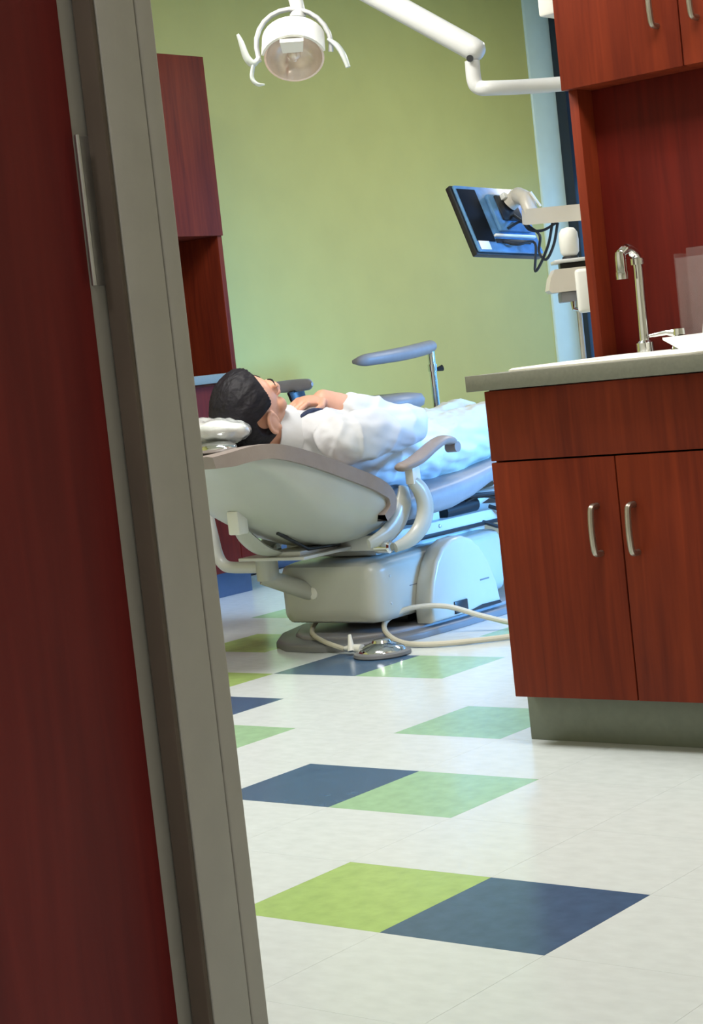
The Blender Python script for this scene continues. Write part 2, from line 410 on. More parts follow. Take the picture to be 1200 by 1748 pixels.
# ceiling lamps
for k, ((x, y), pw) in enumerate(LAMPS):
    lp = thing('ceiling_lamp', (x, y, CEIL), ['recessed ceiling lamp over the head of the treatment chair', 'recessed ceiling lamp in front of the sink cabinet',
               'recessed ceiling lamp near the tall window', 'recessed ceiling lamp in the hallway'][k], 'ceiling lamp', 'recessed ceiling lamps')
    b = nb()
    for a0, a1, c0, c1 in ((-.62, -.58, -.32, .32), (.58, .62, -.32, .32), (-.58, .58, -.32, -.28), (-.58, .58, .28, .32)):
        box(b, (x + a0, y + c0, CEIL - 0.03), (x + a1, y + c1, CEIL), 0.003)
    obj('lamp_frame', b, 'plastic_white', lp)
    obj('diffuser', bx((x - .58, y - .28, CEIL - 0.012), (x + .58, y + .28, CEIL - 0.002)), 'diffuser', lp)
    L = area_light('lamp_light', (0, 0, -0.035), (0, 0, -1), 1.1, 0.5, pw, LAMP); L.parent = lp

# ------------------------------------------------------------------ handles
def pull(x, y, z0, z1, out, parent, vert=True):
    """bow pull on a -Y facing door"""
    pts = [(x, y, z0), (x, y - out * 0.75, z0 + 0.001), (x, y - out, z0 + 0.012), (x, y - out - 0.003, (z0 + z1) / 2), (x, y - out, z1 - 0.012), (x, y - out * 0.75, z1 - 0.001), (x, y, z1)]
    return obj('handle', tube(nb(), pts, 0.0068, 10, smooth=4, flat=(1.0, 1.0), hint=(1, 0, 0)), 'nickel', parent)

# ------------------------------------------------------------------ sink base cabinet
XL, XR = -0.521, 0.098
sc = thing('sink_cabinet', (-0.21, 1.5, 0), 'cherry base cabinet with two doors under the sink counter', 'cabinet')
b = nb(); box(b, (XL, 1.190, 0.108), (XL + .018, 1.70, 0.784)); box(b, (XR - .018, 1.190, 0.108), (XR, 1.70, 0.784)); box(b, (XL + .018, 1.190, 0.108), (XR - .018, 1.70, 0.126)); box(b, (XL + .018, 1.682, 0.126), (XR - .018, 1.70, 0.784))
obj('body', b, 'cherry', sc)
obj('toe_kick', bx((XL - 0.012, 1.232, 0), (XR, 1.68, 0.108), 0.001), 'toe_grey', sc)
obj('drawer_front', bx((XL, 1.170, 0.6300), (XR, 1.1895, 0.782), 0.0015), 'cherry', sc)
XM = -0.2105
d1 = obj('door', bx((XL, 1.170, 0.110), (XM - 0.0015, 1.1895, 0.6262), 0.0015), 'cherry', sc)
d2 = obj('door', bx((XM + 0.0015, 1.170, 0.110), (XR, 1.1895, 0.6262), 0.0015), 'cherry', sc)
pull(-0.264, 1.170, 0.424, 0.524, 0.027, d1); pull(-0.175, 1.170, 0.424, 0.524, 0.027, d2)

# worktop with a cut-out for the sink
ct = thing('worktop', (-0.21, 1.4, 0.786), 'grey laminate worktop on the sink cabinet', 'worktop')
b = nb()
for a0, a1 in (((-0.545, 1.143), (0.11, 1.20)), ((-0.545, 1.60), (0.11, 1.708)), ((-0.545, 1.20), (-0.455, 1.60)), ((-0.03, 1.20), (0.11, 1.60))):
    box(b, (*a0, 0.786), (*a1, 0.819))
obj('slab', b, 'counter', ct)
obj('front_edge', bx((-0.547, 1.1405, 0.785), (0.11, 1.1430, 0.8195), 0.001), 'counter', ct)
# white drop-in sink
sk = thing('sink', (-0.24, 1.4, 0.82), 'white drop-in sink set in the grey worktop', 'sink')
def rrect(x0, x1, y0, y1, r, z, n=5):
    pts = []
    for cx, cy, a in ((x1 - r, y1 - r, 0), (x0 + r, y1 - r, 90), (x0 + r, y0 + r, 180), (x1 - r, y0 + r, 270)):
        for k in range(n + 1):
            t = math.radians(a + 90 * k / n); pts.append(V((cx + r * math.cos(t), cy + r * math.sin(t), z)))
    return pts
b = nb()
loft(b, [rrect(-0.475, -0.012, 1.185, 1.665, 0.03, 0.8195), rrect(-0.475, -0.012, 1.185, 1.665, 0.03, 0.8235), rrect(-0.470, -0.017, 1.19, 1.66, 0.03, 0.8262),
         rrect(-0.440, -0.045, 1.215, 1.56, 0.05, 0.8262), rrect(-0.436, -0.049, 1.219, 1.556, 0.05, 0.822),
         rrect(-0.425, -0.06, 1.23, 1.545, 0.05, 0.70), rrect(-0.38, -0.10, 1.27, 1.50, 0.05, 0.69)], cap=False)
b.faces.new([v for v in b.verts][-24:])
obj('basin', b, 'porcelain', sk, ang=50)
obj('drain', lathe(nb(), [(0.0005, 0), (0.03, 0), (0.03, 0.004), (0.022, 0.004), (0.018, 0.001), (0.0005, 0.001)], (-0.24, 1.385, 0.690)), 'chrome', sk)
# faucet
fc = thing('faucet', (-0.325, 1.60, 0.826), 'tall chrome faucet with down-turned spout on the sink', 'faucet')
fx, fy = -0.362, 1.60
obj('base_collar', lathe(nb(), [(0.0005, 0), (0.021, 0), (0.021, 0.022), (0.016, 0.027), (0.0005, 0.027)], (fx, fy, 0.826)), 'chrome', fc)
obj('pipe', tube(nb(), [(fx, fy, 0.85), (fx, fy, 0.95), (fx, fy, 1.035), (fx - 0.004, fy - 0.012, 1.056), (fx - 0.008, fy - 0.030, 1.064), (fx - 0.013, fy - 0.048, 1.054)], [0.0125, 0.0115, 0.0115, 0.013, 0.012, 0.011], 14, smooth=5, hint=(1, 0, 0)), 'chrome', fc)
obj('spout', lathe(nb(), [(0.0005, 0), (0.0135, 0), (0.0138, 0.016), (0.0125, 0.018), (0.0125, 0.05), (0.0105, 0.062), (0.0005, 0.064)], (fx - 0.014, fy - 0.050, 0.996)), 'chrome', fc)
obj('elbow_nut', lathe(nb(), [(0.0005, 0), (0.0165, 0), (0.0165, 0.014), (0.0005, 0.014)], (fx, fy, 1.026)), 'chrome', fc)
vh = obj('valve', lathe(nb(), [(0.0005, 0), (0.022, 0), (0.018, 0.012), (0.012, 0.03), (0.0005, 0.034)], (fx + 0.09, fy, 0.826)), 'chrome', fc)
obj('lever', tube(nb(), [(fx + 0.09, fy, 0.862), (fx + 0.06, fy - 0.005, 0.866), (fx + 0.02, fy - 0.012, 0.862)], [0.011, 0.006, 0.004], 10), 'chrome', vh)
obj('valve_stem', tube(nb(), [(fx + 0.09, fy, 0.858), (fx + 0.09, fy, 0.872)], [0.014, 0.013], 14), 'chrome', vh)
# flared white tray
tr = thing('tray', (-0.10, 1.36, 0.826), 'flared white plastic tray on the sink edge by the faucet', 'tray')
b = nb()
def rr(x0, x1, y0, y1, z): return [V((x0, y0, z)), V((x1, y0, z)), V((x1, y1, z)), V((x0, y1, z))]
loft(b, [rr(-0.125, 0.05, 1.340, 1.53, 0.8265), rr(-0.178, 0.11, 1.358, 1.54, 0.852), rr(-0.180, 0.112, 1.360, 1.542, 0.857), rr(-0.170, 0.102, 1.370, 1.532, 0.857), rr(-0.120, 0.045, 1.380, 1.522, 0.8305)])
obj('shell', b, 'porcelain', tr, ang=20)
b = nb(); loft(b, [rr(-0.140, 0.085, 1.382, 1.52, 0.844), rr(-0.145, 0.090, 1.378, 1.524, 0.8485)])
obj('paper_liner', b, 'paper', tr, ang=20)
# clear acrylic holder
ah = thing('acrylic_holder', (-0.12, 1.64, 0.826), 'clear acrylic dispenser standing behind the white tray', 'holder')
b = nb(); box(b, (-0.275, 1.618, 0.827), (0.03, 1.621, 1.03), 0.0008)
obj('front_sheet', b, 'acrylic', ah)
obj('back_sheet', bx((-0.275, 1.672, 0.827), (0.03, 1.675, 1.052), 0.0008), 'acrylic', ah)
obj('side_sheet', bx((-0.278, 1.618, 0.827), (-0.275, 1.675, 1.04), 0.0008), 'acrylic', ah)
b = nb(); extrude_x(b, [(1.63, 0.828), (1.665, 0.828), (1.662, 0.90), (1.655, 0.905)], -0.235, -0.06)
obj('contents', b, 'plastic_white', ah)

# ------------------------------------------------------------------ hutch over the sink
hu = thing('sink_hutch', (-0.21, 1.72, 0.82), 'cherry hutch with wall cupboards above the sink and faucet', 'hutch')
HX0, HX1 = -0.535, 0.11
obj('upper_body', bx((HX0, 1.6455, 1.45), (HX1, 1.86, 2.45), 0.001), 'cherry', hu)
HM = -0.2125
d1 = obj('door', bx((HX0, 1.626, 1.45), (HM - 0.0015, 1.645, 2.44), 0.0015), 'cherry', hu)
d2 = obj('door', bx((HM + 0.0015, 1.626, 1.45), (HX1, 1.645, 2.44), 0.0015), 'cherry', hu)
pull(-0.268, 1.626, 1.548, 1.648, 0.027, d1); pull(-0.168, 1.626, 1.548, 1.648, 0.027, d2)
obj('end_panel', bx((HX0 + 0.003, 1.652, 0.8197), (HX0 + 0.027, 1.86, 1.45), 0.001), 'cherry', hu)
obj('back_panel', bx((HX0 + 0.027, 1.715, 0.8197), (HX1, 1.74, 1.45), 0.001), 'cherry_dark', hu)
obj('support_panel', bx((HX0 + 0.003, 1.74, 0.0), (HX1, 1.86, 0.8195), 0.001), 'cherry', hu)
# white thing above on the hutch side
gb = thing('glove_box', (-0.60, 1.80, 1.64), 'white box fixed beside the top of the sink hutch', 'box')
obj('carton', bx((-0.655, 1.75, 1.652), (-0.541, 1.85, 1.86), 0.006), 'plastic_white', gb)
obj('rack', bx((-0.5405, 1.74, 1.64), (-0.5355, 1.86, 1.88), 0.001), 'plastic_white', gb)

# ------------------------------------------------------------------ hutch on the green wall
lh = thing('wall_hutch', (-3.47, 2.7, 0), 'cherry wall hutch with cupboards against the green wall', 'hutch')
LY0, LY1 = 1.75, 3.372
obj('upper_body', bx((-3.699, LY0, 1.42), (-3.262, LY1, 2.12), 0.001), 'cherry', lh)
for y0, y1 in ((LY0, 2.288), (2.291, 2.829), (2.832, LY1)):
    obj('door', bx((-3.261, y0, 1.42), (-3.241, y1, 2.12), 0.0015), 'cherry', lh)
obj('end_panel', bx((-3.699, LY1 - 0.025, 0.88), (-3.25, LY1, 1.42), 0.001), 'cherry', lh)
obj('end_panel', bx((-3.699, LY0, 0.88), (-3.25, LY0 + 0.025, 1.42), 0.001), 'cherry', lh)
obj('back_panel', bx((-3.699, LY0 + 0.025, 0.88), (-3.675, LY1 - 0.025, 1.42), 0.001), 'cherry_dark', lh)
obj('worktop', bx((-3.699, LY0 - 0.01, 0.845), (-3.215, LY1 + 0.012, 0.88), 0.003), 'counter', lh)
obj('base_body', bx((-3.699, LY0, 0.10), (-3.262, LY1, 0.845), 0.001), 'cherry', lh)
for y0, y1 in ((LY0, 2.288), (2.291, 2.829), (2.832, 3.268), (3.271, LY1)):
    d = obj('door', bx((-3.261, y0, 0.105), (-3.241, y1, 0.835), 0.0015), 'cherry_dark', lh)
    if y1 - y0 > 0.2:
        yy = y1 - 0.05
        obj('handle', tube(nb(), [(-3.241, yy, 0.62), (-3.216, yy, 0.622), (-3.213, yy, 0.67), (-3.216, yy, 0.718), (-3.241, yy, 0.72)], 0.006, 10, smooth=4, hint=(0, 1, 0)), 'nickel', d)
obj('toe_kick', bx((-3.699, LY0, 0), (-3.30, LY1 + 0.001, 0.10), 0.001), 'toe_navy', lh)

exec_parts = True
# ------------------------------------------------------------------ treatment chair
CX = -1.985
ch = thing('treatment_chair', (CX, 2.7, 0), 'reclined dental treatment chair with ivory shell and taupe vinyl', 'dental chair')
plate = [(-2.31, 3.45), (-2.31, 2.56), (-2.24, 2.34), (-2.15, 2.21), (-2.06, 2.15), (-1.93, 2.135), (-1.83, 2.16), (-1.75, 2.24), (-1.705, 2.40), (-1.69, 2.60), (-1.69, 3.45), (-1.78, 3.55), (-2.22, 3.55)]
obj('base_plate', extrude_z(nb(), plate, 0.001, 0.024, 0.010), 'plate_grey', ch)
obj('plate_pad', extrude_z(nb(), [(CX + (x - CX) * 0.86, 2.8 + (y - 2.8) * 0.88) for x, y in plate], 0.024, 0.034, 0.006), 'vinyl_grey', ch)
# lift housing
b = nb()
def sect(y, x0, x1, z0, z1, r=0.03, n=4):
    pts = []
    for cx, cz, a in ((x1 - r, z1 - r, 0), (x0 + r, z1 - r, 90), (x0 + r, z0 + r, 180), (x1 - r, z0 + r, 270)):
        for k in range(n + 1):
            t = math.radians(a + 90 * k / n); pts.append(V((cx + r * math.cos(t), y, cz + r * math.sin(t))))
    return pts
hb = [sect(2.262, -2.10, -1.83, 0.115, 0.215), sect(2.264, -2.125, -1.81, 0.09, 0.232), sect(2.272, -2.150, -1.79, 0.074, 0.246), sect(2.29, -2.163, -1.778, 0.067, 0.252),
      sect(2.34, -2.168, -1.772, 0.064, 0.256), sect(2.60, -2.168, -1.772, 0.064, 0.262), sect(2.95, -2.168, -1.772, 0.064, 0.268), sect(2.98, -2.15, -1.79, 0.08, 0.25)]
loft(b, hb); house = obj('lift_housing', b, 'shell_white', ch, ang=40)
obj('lock_knob', lathe(nb(), [(0.0005, 0), (0.021, 0), (0.019, 0.008), (0.012, 0.011), (0.0005, 0.011)], (-2.02, 2.268, 0.165), (0, -1, 0), 20), 'plastic_white', house)
obj('seam', bx((-1.7725, 2.44, 0.158), (-1.7712, 2.66, 0.161)), 'plate_grey', house)
for yy, zz in ((2.345, 0.205), (2.34, 0.12)):
    obj('screw', lathe(nb(), [(0.0005, 0), (0.004, 0), (0.003, 0.002), (0.0005, 0.002)], (-1.772, yy, zz), (1, 0, 0), 10), 'steel', house)
# lift column under the housing to the plate
obj('lift_column', bx((-2.10, 2.50, 0.03), (-1.84, 2.90, 0.07), 0.004), 'black_plastic', ch)
# pump cover: rounded hump on the near side
prof = [(2.455, 0.036), (2.455, 0.10), (2.475, 0.165), (2.505, 0.222), (2.545, 0.262), (2.60, 0.283), (2.655, 0.286), (2.705, 0.270), (2.75, 0.235), (2.79, 0.18), (2.82, 0.11), (2.835, 0.036)]
pc = obj('pump_cover', extrude_x(nb(), prof, -1.775, -1.705, 0.012), 'shell_white', ch, ang=40)
obj('power_inlet', bx((-1.706, 2.57, 0.045), (-1.699, 2.64, 0.085), 0.003), 'black_plastic', pc)
b = nb(); extrude_x(b, [(2.64, 0.04), (2.83, 0.04), (2.82, 0.05), (2.72, 0.052)], -1.706, -1.702)
obj('vent_slot', b, 'black_plastic', pc)
obj('name_mark', bx((-1.7055, 2.725, 0.128), (-1.7040, 2.775, 0.133)), 'plate_grey', pc)
# seat frame rails
b = nb(); box(b, (-2.17, 2.33, 0.285), (-1.795, 3.15, 0.335), 0.006); box(b, (-2.10, 2.40, 0.262), (-1.86, 3.0, 0.286), 0.004)
sf = obj('seat_frame', b, 'metal_white', ch)
obj('frame_channel', bx((-1.797, 2.36, 0.287), (-1.790, 3.10, 0.300), 0.001), 'black_plastic', sf)
obj('drive_box', bx((-1.93, 2.58, 0.335), (-1.82, 2.70, 0.378), 0.004), 'metal_white', sf)
obj('motor', tube(nb(), [(-1.84, 2.74, 0.352), (-1.84, 2.92, 0.358)], 0.026, 16), 'black_plastic', sf)
for yy in (2.42, 2.50, 2.66):
    obj('bolt', lathe(nb(), [(0.0005, 0), (0.007, 0), (0.006, 0.004), (0.0005, 0.005)], (-1.795, yy, 0.318), (1, 0, 0), 8), 'steel', sf)
# backrest shell
def backrow(y, rim, bot, w, n=2.7, K=22):
    pts = []
    for k in range(K + 1):
        t = math.pi * k / K; c, s = math.cos(t), math.sin(t)
        pts.append(V((CX + w * math.copysign(abs(c) ** (2 / n), c), y, rim - (rim - bot) * abs(s) ** (2 / n))))
    return pts
rows = [(1.640, .640, .632, .10), (1.650, .648, .618, .145), (1.69, .646, .612, .19), (1.75, .645, .585, .222), (1.82, .640, .543, .240), (1.90, .636, .486, .248), (1.98, .612, .428, .25),
        (2.06, .585, .382, .25), (2.14, .556, .348, .25), (2.22, .527, .322, .25), (2.28, .500, .315, .25), (2.32, .465, .318, .248), (2.345, .425, .330, .24), (2.355, .40, .345, .22)]
b = nb(); loft(b, [backrow(*r) for r in rows]); shell = obj('backrest_shell', b, 'shell_white', ch, ang=60)
obj('latch_tab', bx((-2.03, 1.92, 0.398), (-1.985, 1.965, 0.47), 0.005), 'plastic_white', shell)
# upholstery following the rim, hooked at the hip end
rim = spline([(0, 1.648, .650), (0, 1.70, .664), (0, 1.77, .673), (0, 1.85, .668), (0, 1.985, .631), (0, 2.165, .567), (0, 2.30, .512), (0, 2.352, .465), (0, 2.348, .415), (0, 2.30, .388)], 4)
wid = lambda y: 0.262 if y > 1.9 else 0.262 - 0.07 * ((1.9 - y) / 0.24) ** 2
b = nb(); rings = []
for i, p in enumerate(rim):
    t = (rim[min(i + 1, len(rim) - 1)] - rim[max(i - 1, 0)]).normalized(); nrm = V((0, -t.z, t.y))   # outward (up) normal
    f = i / (len(rim) - 1); th = 0.034 * min(1.0, 0.6 + 4 * f, 0.06 + 3.0 * (1 - f))
    W = wid(p.y); ring = []
    for k in range(17):
        s = -1 + k / 8; dip = -0.030 * (1 - s * s) * min(1, 4 * f) * (1 if p.y < 2.33 else 0.5); e = math.sqrt(max(0, 1 - abs(s) ** 8))
        ring.append(V((CX + W * s, p.y, p.z)) + nrm * (dip + 0.010 * (abs(s) ** 3) - th * (1 - e) * 0.4))
    for k in range(17):
        s = 1 - k / 8; ring.append(V((CX + W * 0.998 * s, p.y, p.z)) + nrm * (-th - 0.012))
    rings.append(ring)
loft(b, rings); obj('backrest_upholstery', b, 'vinyl_taupe', ch, ang=50)
# hip shells and arm assemblies on both sides
for s in (1, -1):
    X = lambda d: CX + s * d
    b = nb(); tube(b, [(X(.232), 2.438, .472), (X(.236), 2.425, .425), (X(.236), 2.39, .375), (X(.232), 2.33, .338), (X(.222), 2.25, .318)], [.022, .036, .036, .030, .016], 14, smooth=5, flat=(0.45, 1), hint=(1, 0, 0))
    obj('hip_shell', b, 'shell_white', ch, ang=60)
    b = nb(); tube(b, [(X(.292), 2.408, .492), (X(.298), 2.438, .455), (X(.300), 2.450, .405), (X(.294), 2.432, .352), (X(.280), 2.385, .312), (X(.262), 2.325, .295)], [.022, .028, .030, .029, .024, .016], 14, smooth=5, flat=(0.8, 1.0), hint=(1, 0, 0))
    asup = obj('arm_support', b, 'shell_white', ch, ang=60)
    obj('arm_bracket', bx((X(.292) - .016, 2.394, .480), (X(.292) + .016, 2.434, .540), 0.004), 'plastic_white', asup)
    obj('pivot', lathe(nb(), [(0.0005, 0), (.02, 0), (.02, .05), (.014, .055), (.0005, .055)], (X(.205), 2.31, .30), (s, 0, 0), 16), 'chrome', asup)
    b = nb(); tube(b, [(X(.292), 2.345, .543), (X(.292), 2.365, .538), (X(.293), 2.44, .552), (X(.294), 2.52, .583), (X(.295), 2.575, .598), (X(.296), 2.620, .592), (X(.297), 2.640, .578)], [.010, .024, .028, .027, .026, .022, .012], 16, smooth=5, flat=(1.15, 0.62), hint=(1, 0, 0))
    arest = obj('armrest_pad', b, 'vinyl_taupe', ch, ang=60)
    obj('pad_end_cap', tube(nb(), [(X(.275), 2.632, .572), (X(.315), 2.632, .572)], 0.017, 14), 'vinyl_taupe', arest)
# seat and leg cushion
def cush(y, top, bot, w, K=28, n=3.6):
    pts = []; cz = (top + bot) / 2; h = (top - bot) / 2
    for k in range(K):
        t = 2 * math.pi * k / K; c, s = math.cos(t), math.sin(t)
        dip = -0.02 * (1 - c * c) if s > 0 else 0
        pts.append(V((CX + w * math.copysign(abs(c) ** (2 / n), c), y, cz + h * math.copysign(abs(s) ** (2 / n), s) + dip)))
    return pts
b = nb(); loft(b, [cush(2.37, .42, .385, .20), cush(2.38, .435, .365, .23), cush(2.44, .452, .350, .243), cush(2.56, .470, .352, .247), cush(2.70, .482, .358, .248), cush(2.80, .492, .378, .248), cush(2.90, .503, .412, .247), cush(3.02, .516, .436, .243), cush(3.14, .522, .446, .238), cush(3.20, .518, .450, .225), cush(3.212, .508, .462, .20)])
seat = obj('seat_cushion', b, 'vinyl_grey', ch, ang=60)
b = nb(); loft(b, [cush(3.215, .500, .455, .20), cush(3.225, .512, .442, .225), cush(3.35, .502, .430, .228), cush(3.60, .462, .392, .222), cush(3.85, .420, .352, .20), cush(3.98, .398, .335, .165), cush(4.0, .385, .345, .13)])
obj('leg_cushion', b, 'vinyl_grey', ch, ang=60)
obj('leg_rest_shell', loft(nb(), [cush(3.0, .435, .40, .18), cush(3.3, .428, .385, .19), cush(3.7, .372, .335, .18), cush(3.9, .343, .318, .14)]), 'shell_white', ch, ang=50)
obj('leg_rest_strut', tube(nb(), [(CX, 2.95, .31), (CX, 3.3, .40)], .03, 12), 'metal_white', ch)
# headrest under clear film, with chrome bracket
hr = obj('headrest', ell(nb(), (CX + 0.0, 1.855, 0.715), (0.135, 0.095, 0.038), Matrix.Rotation(math.radians(-8), 3, 'X'), 36, 20), 'film', ch, ang=80)
for v in hr.data.vertices:
    p = v.co; k = noise.noise(p * 24) * 0.011 + noise.noise(p * 60) * 0.005; v.co = p + v.normal * k
b = nb(); ell(b, (CX + 0.06, 1.80, 0.668), (0.07, 0.05, 0.022), None, 20, 12); tube(b, [(CX, 1.74, .64), (CX, 1.80, .668), (CX, 1.85, .69)], .018, 10)
obj('headrest_bracket', b, 'chrome', hr)
# under-back plate, links
b = nb(); box(b, (-2.17, 2.10, 0.293), (-1.90, 2.40, 0.303), 0.002); box(b, (-2.05, 2.12, 0.303), (-1.93, 2.30, 0.318), 0.003)
obj('hinge_plate', b, 'metal_white', ch)
obj('tilt_link', tube(nb(), [(-1.95, 2.05, .385), (-1.93, 2.16, .32), (-1.92, 2.30, .315)], .006, 10), 'black_plastic', ch)
b = nb(); tube(b, [(-2.05, 1.99, .415), (-2.055, 2.03, .372), (-2.05, 2.08, .332), (-2.03, 2.14, .308)], [.012, .018, .020, .014], 12, smooth=4, flat=(2.2, 0.7), hint=(1, 0, 0))
obj('back_strut', b, 'shell_white', ch, ang=60)
# assistant arm: hub below the back, horizontal arm to the far side, riser with instrument tray
b = nb(); lathe(b, [(.0005, 0), (.036, 0), (.036, .075), (.030, .08), (.0005, .08)], (-2.13, 2.185, .222), (0, 0, 1), 20)
hub = obj('arm_hub', b, 'shell_white', ch)
obj('hub_shaft', tube(nb(), [(-2.14, 2.17, .235), (-2.02, 2.30, .155)], [.026, .030], 14), 'shell_white', hub)
b = nb(); tube(b, [(-2.13, 2.185, .262), (-2.20, 2.19, .262), (-2.285, 2.195, .262), (-2.325, 2.198, .270), (-2.350, 2.20, .300), (-2.362, 2.20, .36), (-2.375, 2.20, .46), (-2.40, 2.20, .70)], [.019] * 6 + [.017, .016], 14, smooth=5)
arm = obj('assistant_arm', b, 'metal_white', ch, ang=60)
obj('instrument_tray', bx((-2.52, 2.14, .70), (-2.32, 2.36, .735), 0.012, 3), 'plastic_white', arm)
for k in range(3):
    obj('instrument', tube(nb(), [(-2.48 + .06 * k, 2.17, .69), (-2.48 + .06 * k, 2.15, .80)], [.007, .009], 10), 'steel', arm)
# foot control and hoses
fcx = thing('foot_control', (-1.66, 2.135, 0), 'round chrome foot control on the floor before the chair', 'foot pedal')
obj('base_disc', lathe(nb(), [(.0005, 0.0005), (.084, .0005), (.087, .004), (.085, .012), (.076, .016), (.0005, .016)], (-1.655, 2.125, 0), n=36), 'plate_grey', fcx)
obj('dome', lathe(nb(), [(.0005, .016), (.072, .016), (.067, .024), (.050, .033), (.030, .040), (.026, .047), (.0005, .049)], (-1.655, 2.125, 0), n=36), 'chrome', fcx)
obj('cable_boot', tube(nb(), [(-1.735, 2.128, .016), (-1.77, 2.128, .02), (-1.80, 2.128, .018)], [.016, .012, .007], 12), 'plastic_white', fcx)
obj('upright_tab', tube(nb(), [(-1.765, 2.115, .012), (-1.778, 2.13, .06)], [.012, .005], 10), 'plastic_white', fcx)
obj('cable', tube(nb(), [(-1.80, 2.128, .016), (-1.88, 2.145, .030), (-1.96, 2.19, .038), (-2.03, 2.25, .042), (-2.075, 2.31, .050), (-2.09, 2.35, .062)], .0075, 10, smooth=5), 'cable_white', fcx)
hs = thing('supply_hose', (-1.6, 2.4, 0), 'ivory supply hose looped on the floor beside the chair base', 'hose')
obj('hose', tube(nb(), [(-1.40, 2.62, .012), (-1.46, 2.56, .018), (-1.56, 2.515, .05), (-1.66, 2.47, .088), (-1.745, 2.415, .094), (-1.79, 2.37, .078), (-1.80, 2.33, .058), (-1.76, 2.29, .032), (-1.67, 2.255, .012), (-1.55, 2.26, .010), (-1.43, 2.34, .010), (-1.33, 2.44, .010)], .0085, 10, smooth=6), 'cable_white', hs)
cb = [[(-1.84, 2.84, .36), (-1.80, 2.88, .385), (-1.76, 2.95, .37), (-1.74, 3.02, .30), (-1.76, 3.08, .25)],
      [(-1.86, 2.70, .375), (-1.80, 2.80, .392), (-1.75, 2.90, .392), (-1.72, 3.05, .375)],
      [(-1.80, 2.95, .345), (-1.76, 3.0, .32), (-1.74, 3.06, .33), (-1.76, 3.12, .32)],
      [(-1.80, 2.90, .30), (-1.75, 2.96, .27), (-1.73, 3.04, .28), (-1.77, 3.1, .30)]]
for c in cb: obj('cable', tube(nb(), c, .0065, 8, smooth=5), 'cable_black', ch)

# ------------------------------------------------------------------ person lying in the chair
pr = thing('person', (CX, 2.7, 0.45), 'person in white shirt and pale trousers lying on the chair, hand at chin', 'person')
HC = V((-1.992, 2.040, 0.760))
U = V((0.17, -0.70, 0.66)).normalized()            # crown: chin tucked, towards the doorway
F = V((0.16, 0.92, 0.62)); F = (F - U * F.dot(U)).normalized()
Rt = F.cross(U).normalized()
HS = 1.10
HM_ = Matrix((Rt, F, U)).transposed()        # columns: right, face, crown
def H(r, f, u): return HC + (Rt * r + F * f + U * u) * HS
b = nb()
ell(b, H(0, -0.004, 0.012), tuple(HS * k for k in (0.074, 0.092, 0.098)), HM_)
ell(b, H(0, 0.028, -0.045), tuple(HS * k for k in (0.060, 0.062, 0.075)), HM_)
ell(b, H(0, 0.062, -0.095), tuple(HS * k for k in (0.030, 0.026, 0.022)), HM_)
capsule(b, H(0, 0.092, 0.012), .011, H(0, 0.108, -0.028), .015); ell(b, H(.012, .098, -.032), tuple(HS * k for k in (.010, .010, .009)), HM_); ell(b, H(-.012, .098, -.032), tuple(HS * k for k in (.010, .010, .009)), HM_)
ell(b, H(0, 0.088, -0.062), tuple(HS * k for k in (.024, .012, .008)), HM_); ell(b, H(0, 0.084, -0.073), tuple(HS * k for k in (.021, .012, .008)), HM_)
for s in (1, -1):
    ell(b, H(s * .032, .078, .008), tuple(HS * k for k in (.018, .014, .011)), HM_)                    # closed lids
    ell(b, H(s * .032, .082, .026), tuple(HS * k for k in (.026, .012, .010)), HM_)                    # brow
    ell(b, H(s * .046, .058, -.030), tuple(HS * k for k in (.022, .022, .024)), HM_)                   # cheek
    tube(b, [H(s * (.084 + .006 * math.cos(t)), -.012 + .021 * math.cos(t) * -1, -.014 + .033 * math.sin(t)) for t in [math.radians(-70 + 20 * k) for k in range(15)]], .0062, 8)
    ell(b, H(s * .080, -.008, -.016), tuple(HS * k for k in (.008, .021, .034)), HM_ @ Matrix.Rotation(s * 0.35, 3, 'Z')); ell(b, H(s * .083, -.004, -.042), tuple(HS * k for k in (.007, .010, .012)), HM_)   # ear
chain(b, [H(0, -.03, -.06), (CX, 2.175, .690), (CX, 2.24, .655)], [.062, .058, .075])
def ring(y, z, rx, rz, K=24): return [V((CX + rx * math.cos(2 * math.pi * k / K), y, z + rz * math.sin(2 * math.pi * k / K))) for k in range(K)]
loft(b, [ring(2.17, .665, .07, .045), ring(2.20, .655, .14, .075), ring(2.26, .640, .175, .098), ring(2.38, .612, .172, .108), ring(2.52, .580, .155, .104), ring(2.64, .560, .155, .098), ring(2.76, .556, .165, .098), ring(2.86, .560, .160, .090), ring(2.92, .565, .12, .06)])
RS, RE, RW = V((-1.815, 2.235, .642)), V((-1.780, 2.52, .655)), V((-1.935, 2.315, .766))
chain(b, [RS, RE], [.056, .042]); chain(b, [RE, RE.lerp(RW, .35), RW.lerp(RE, .15), RW], [.044, .046, .037, .033])
LS, LE, LW = V((-2.16, 2.235, .635)), V((-2.215, 2.53, .575)), V((-2.20, 2.78, .545))
chain(b, [LS, LE], [.056, .042]); chain(b, [LE, LE.lerp(LW, .35), LW], [.043, .042, .029])
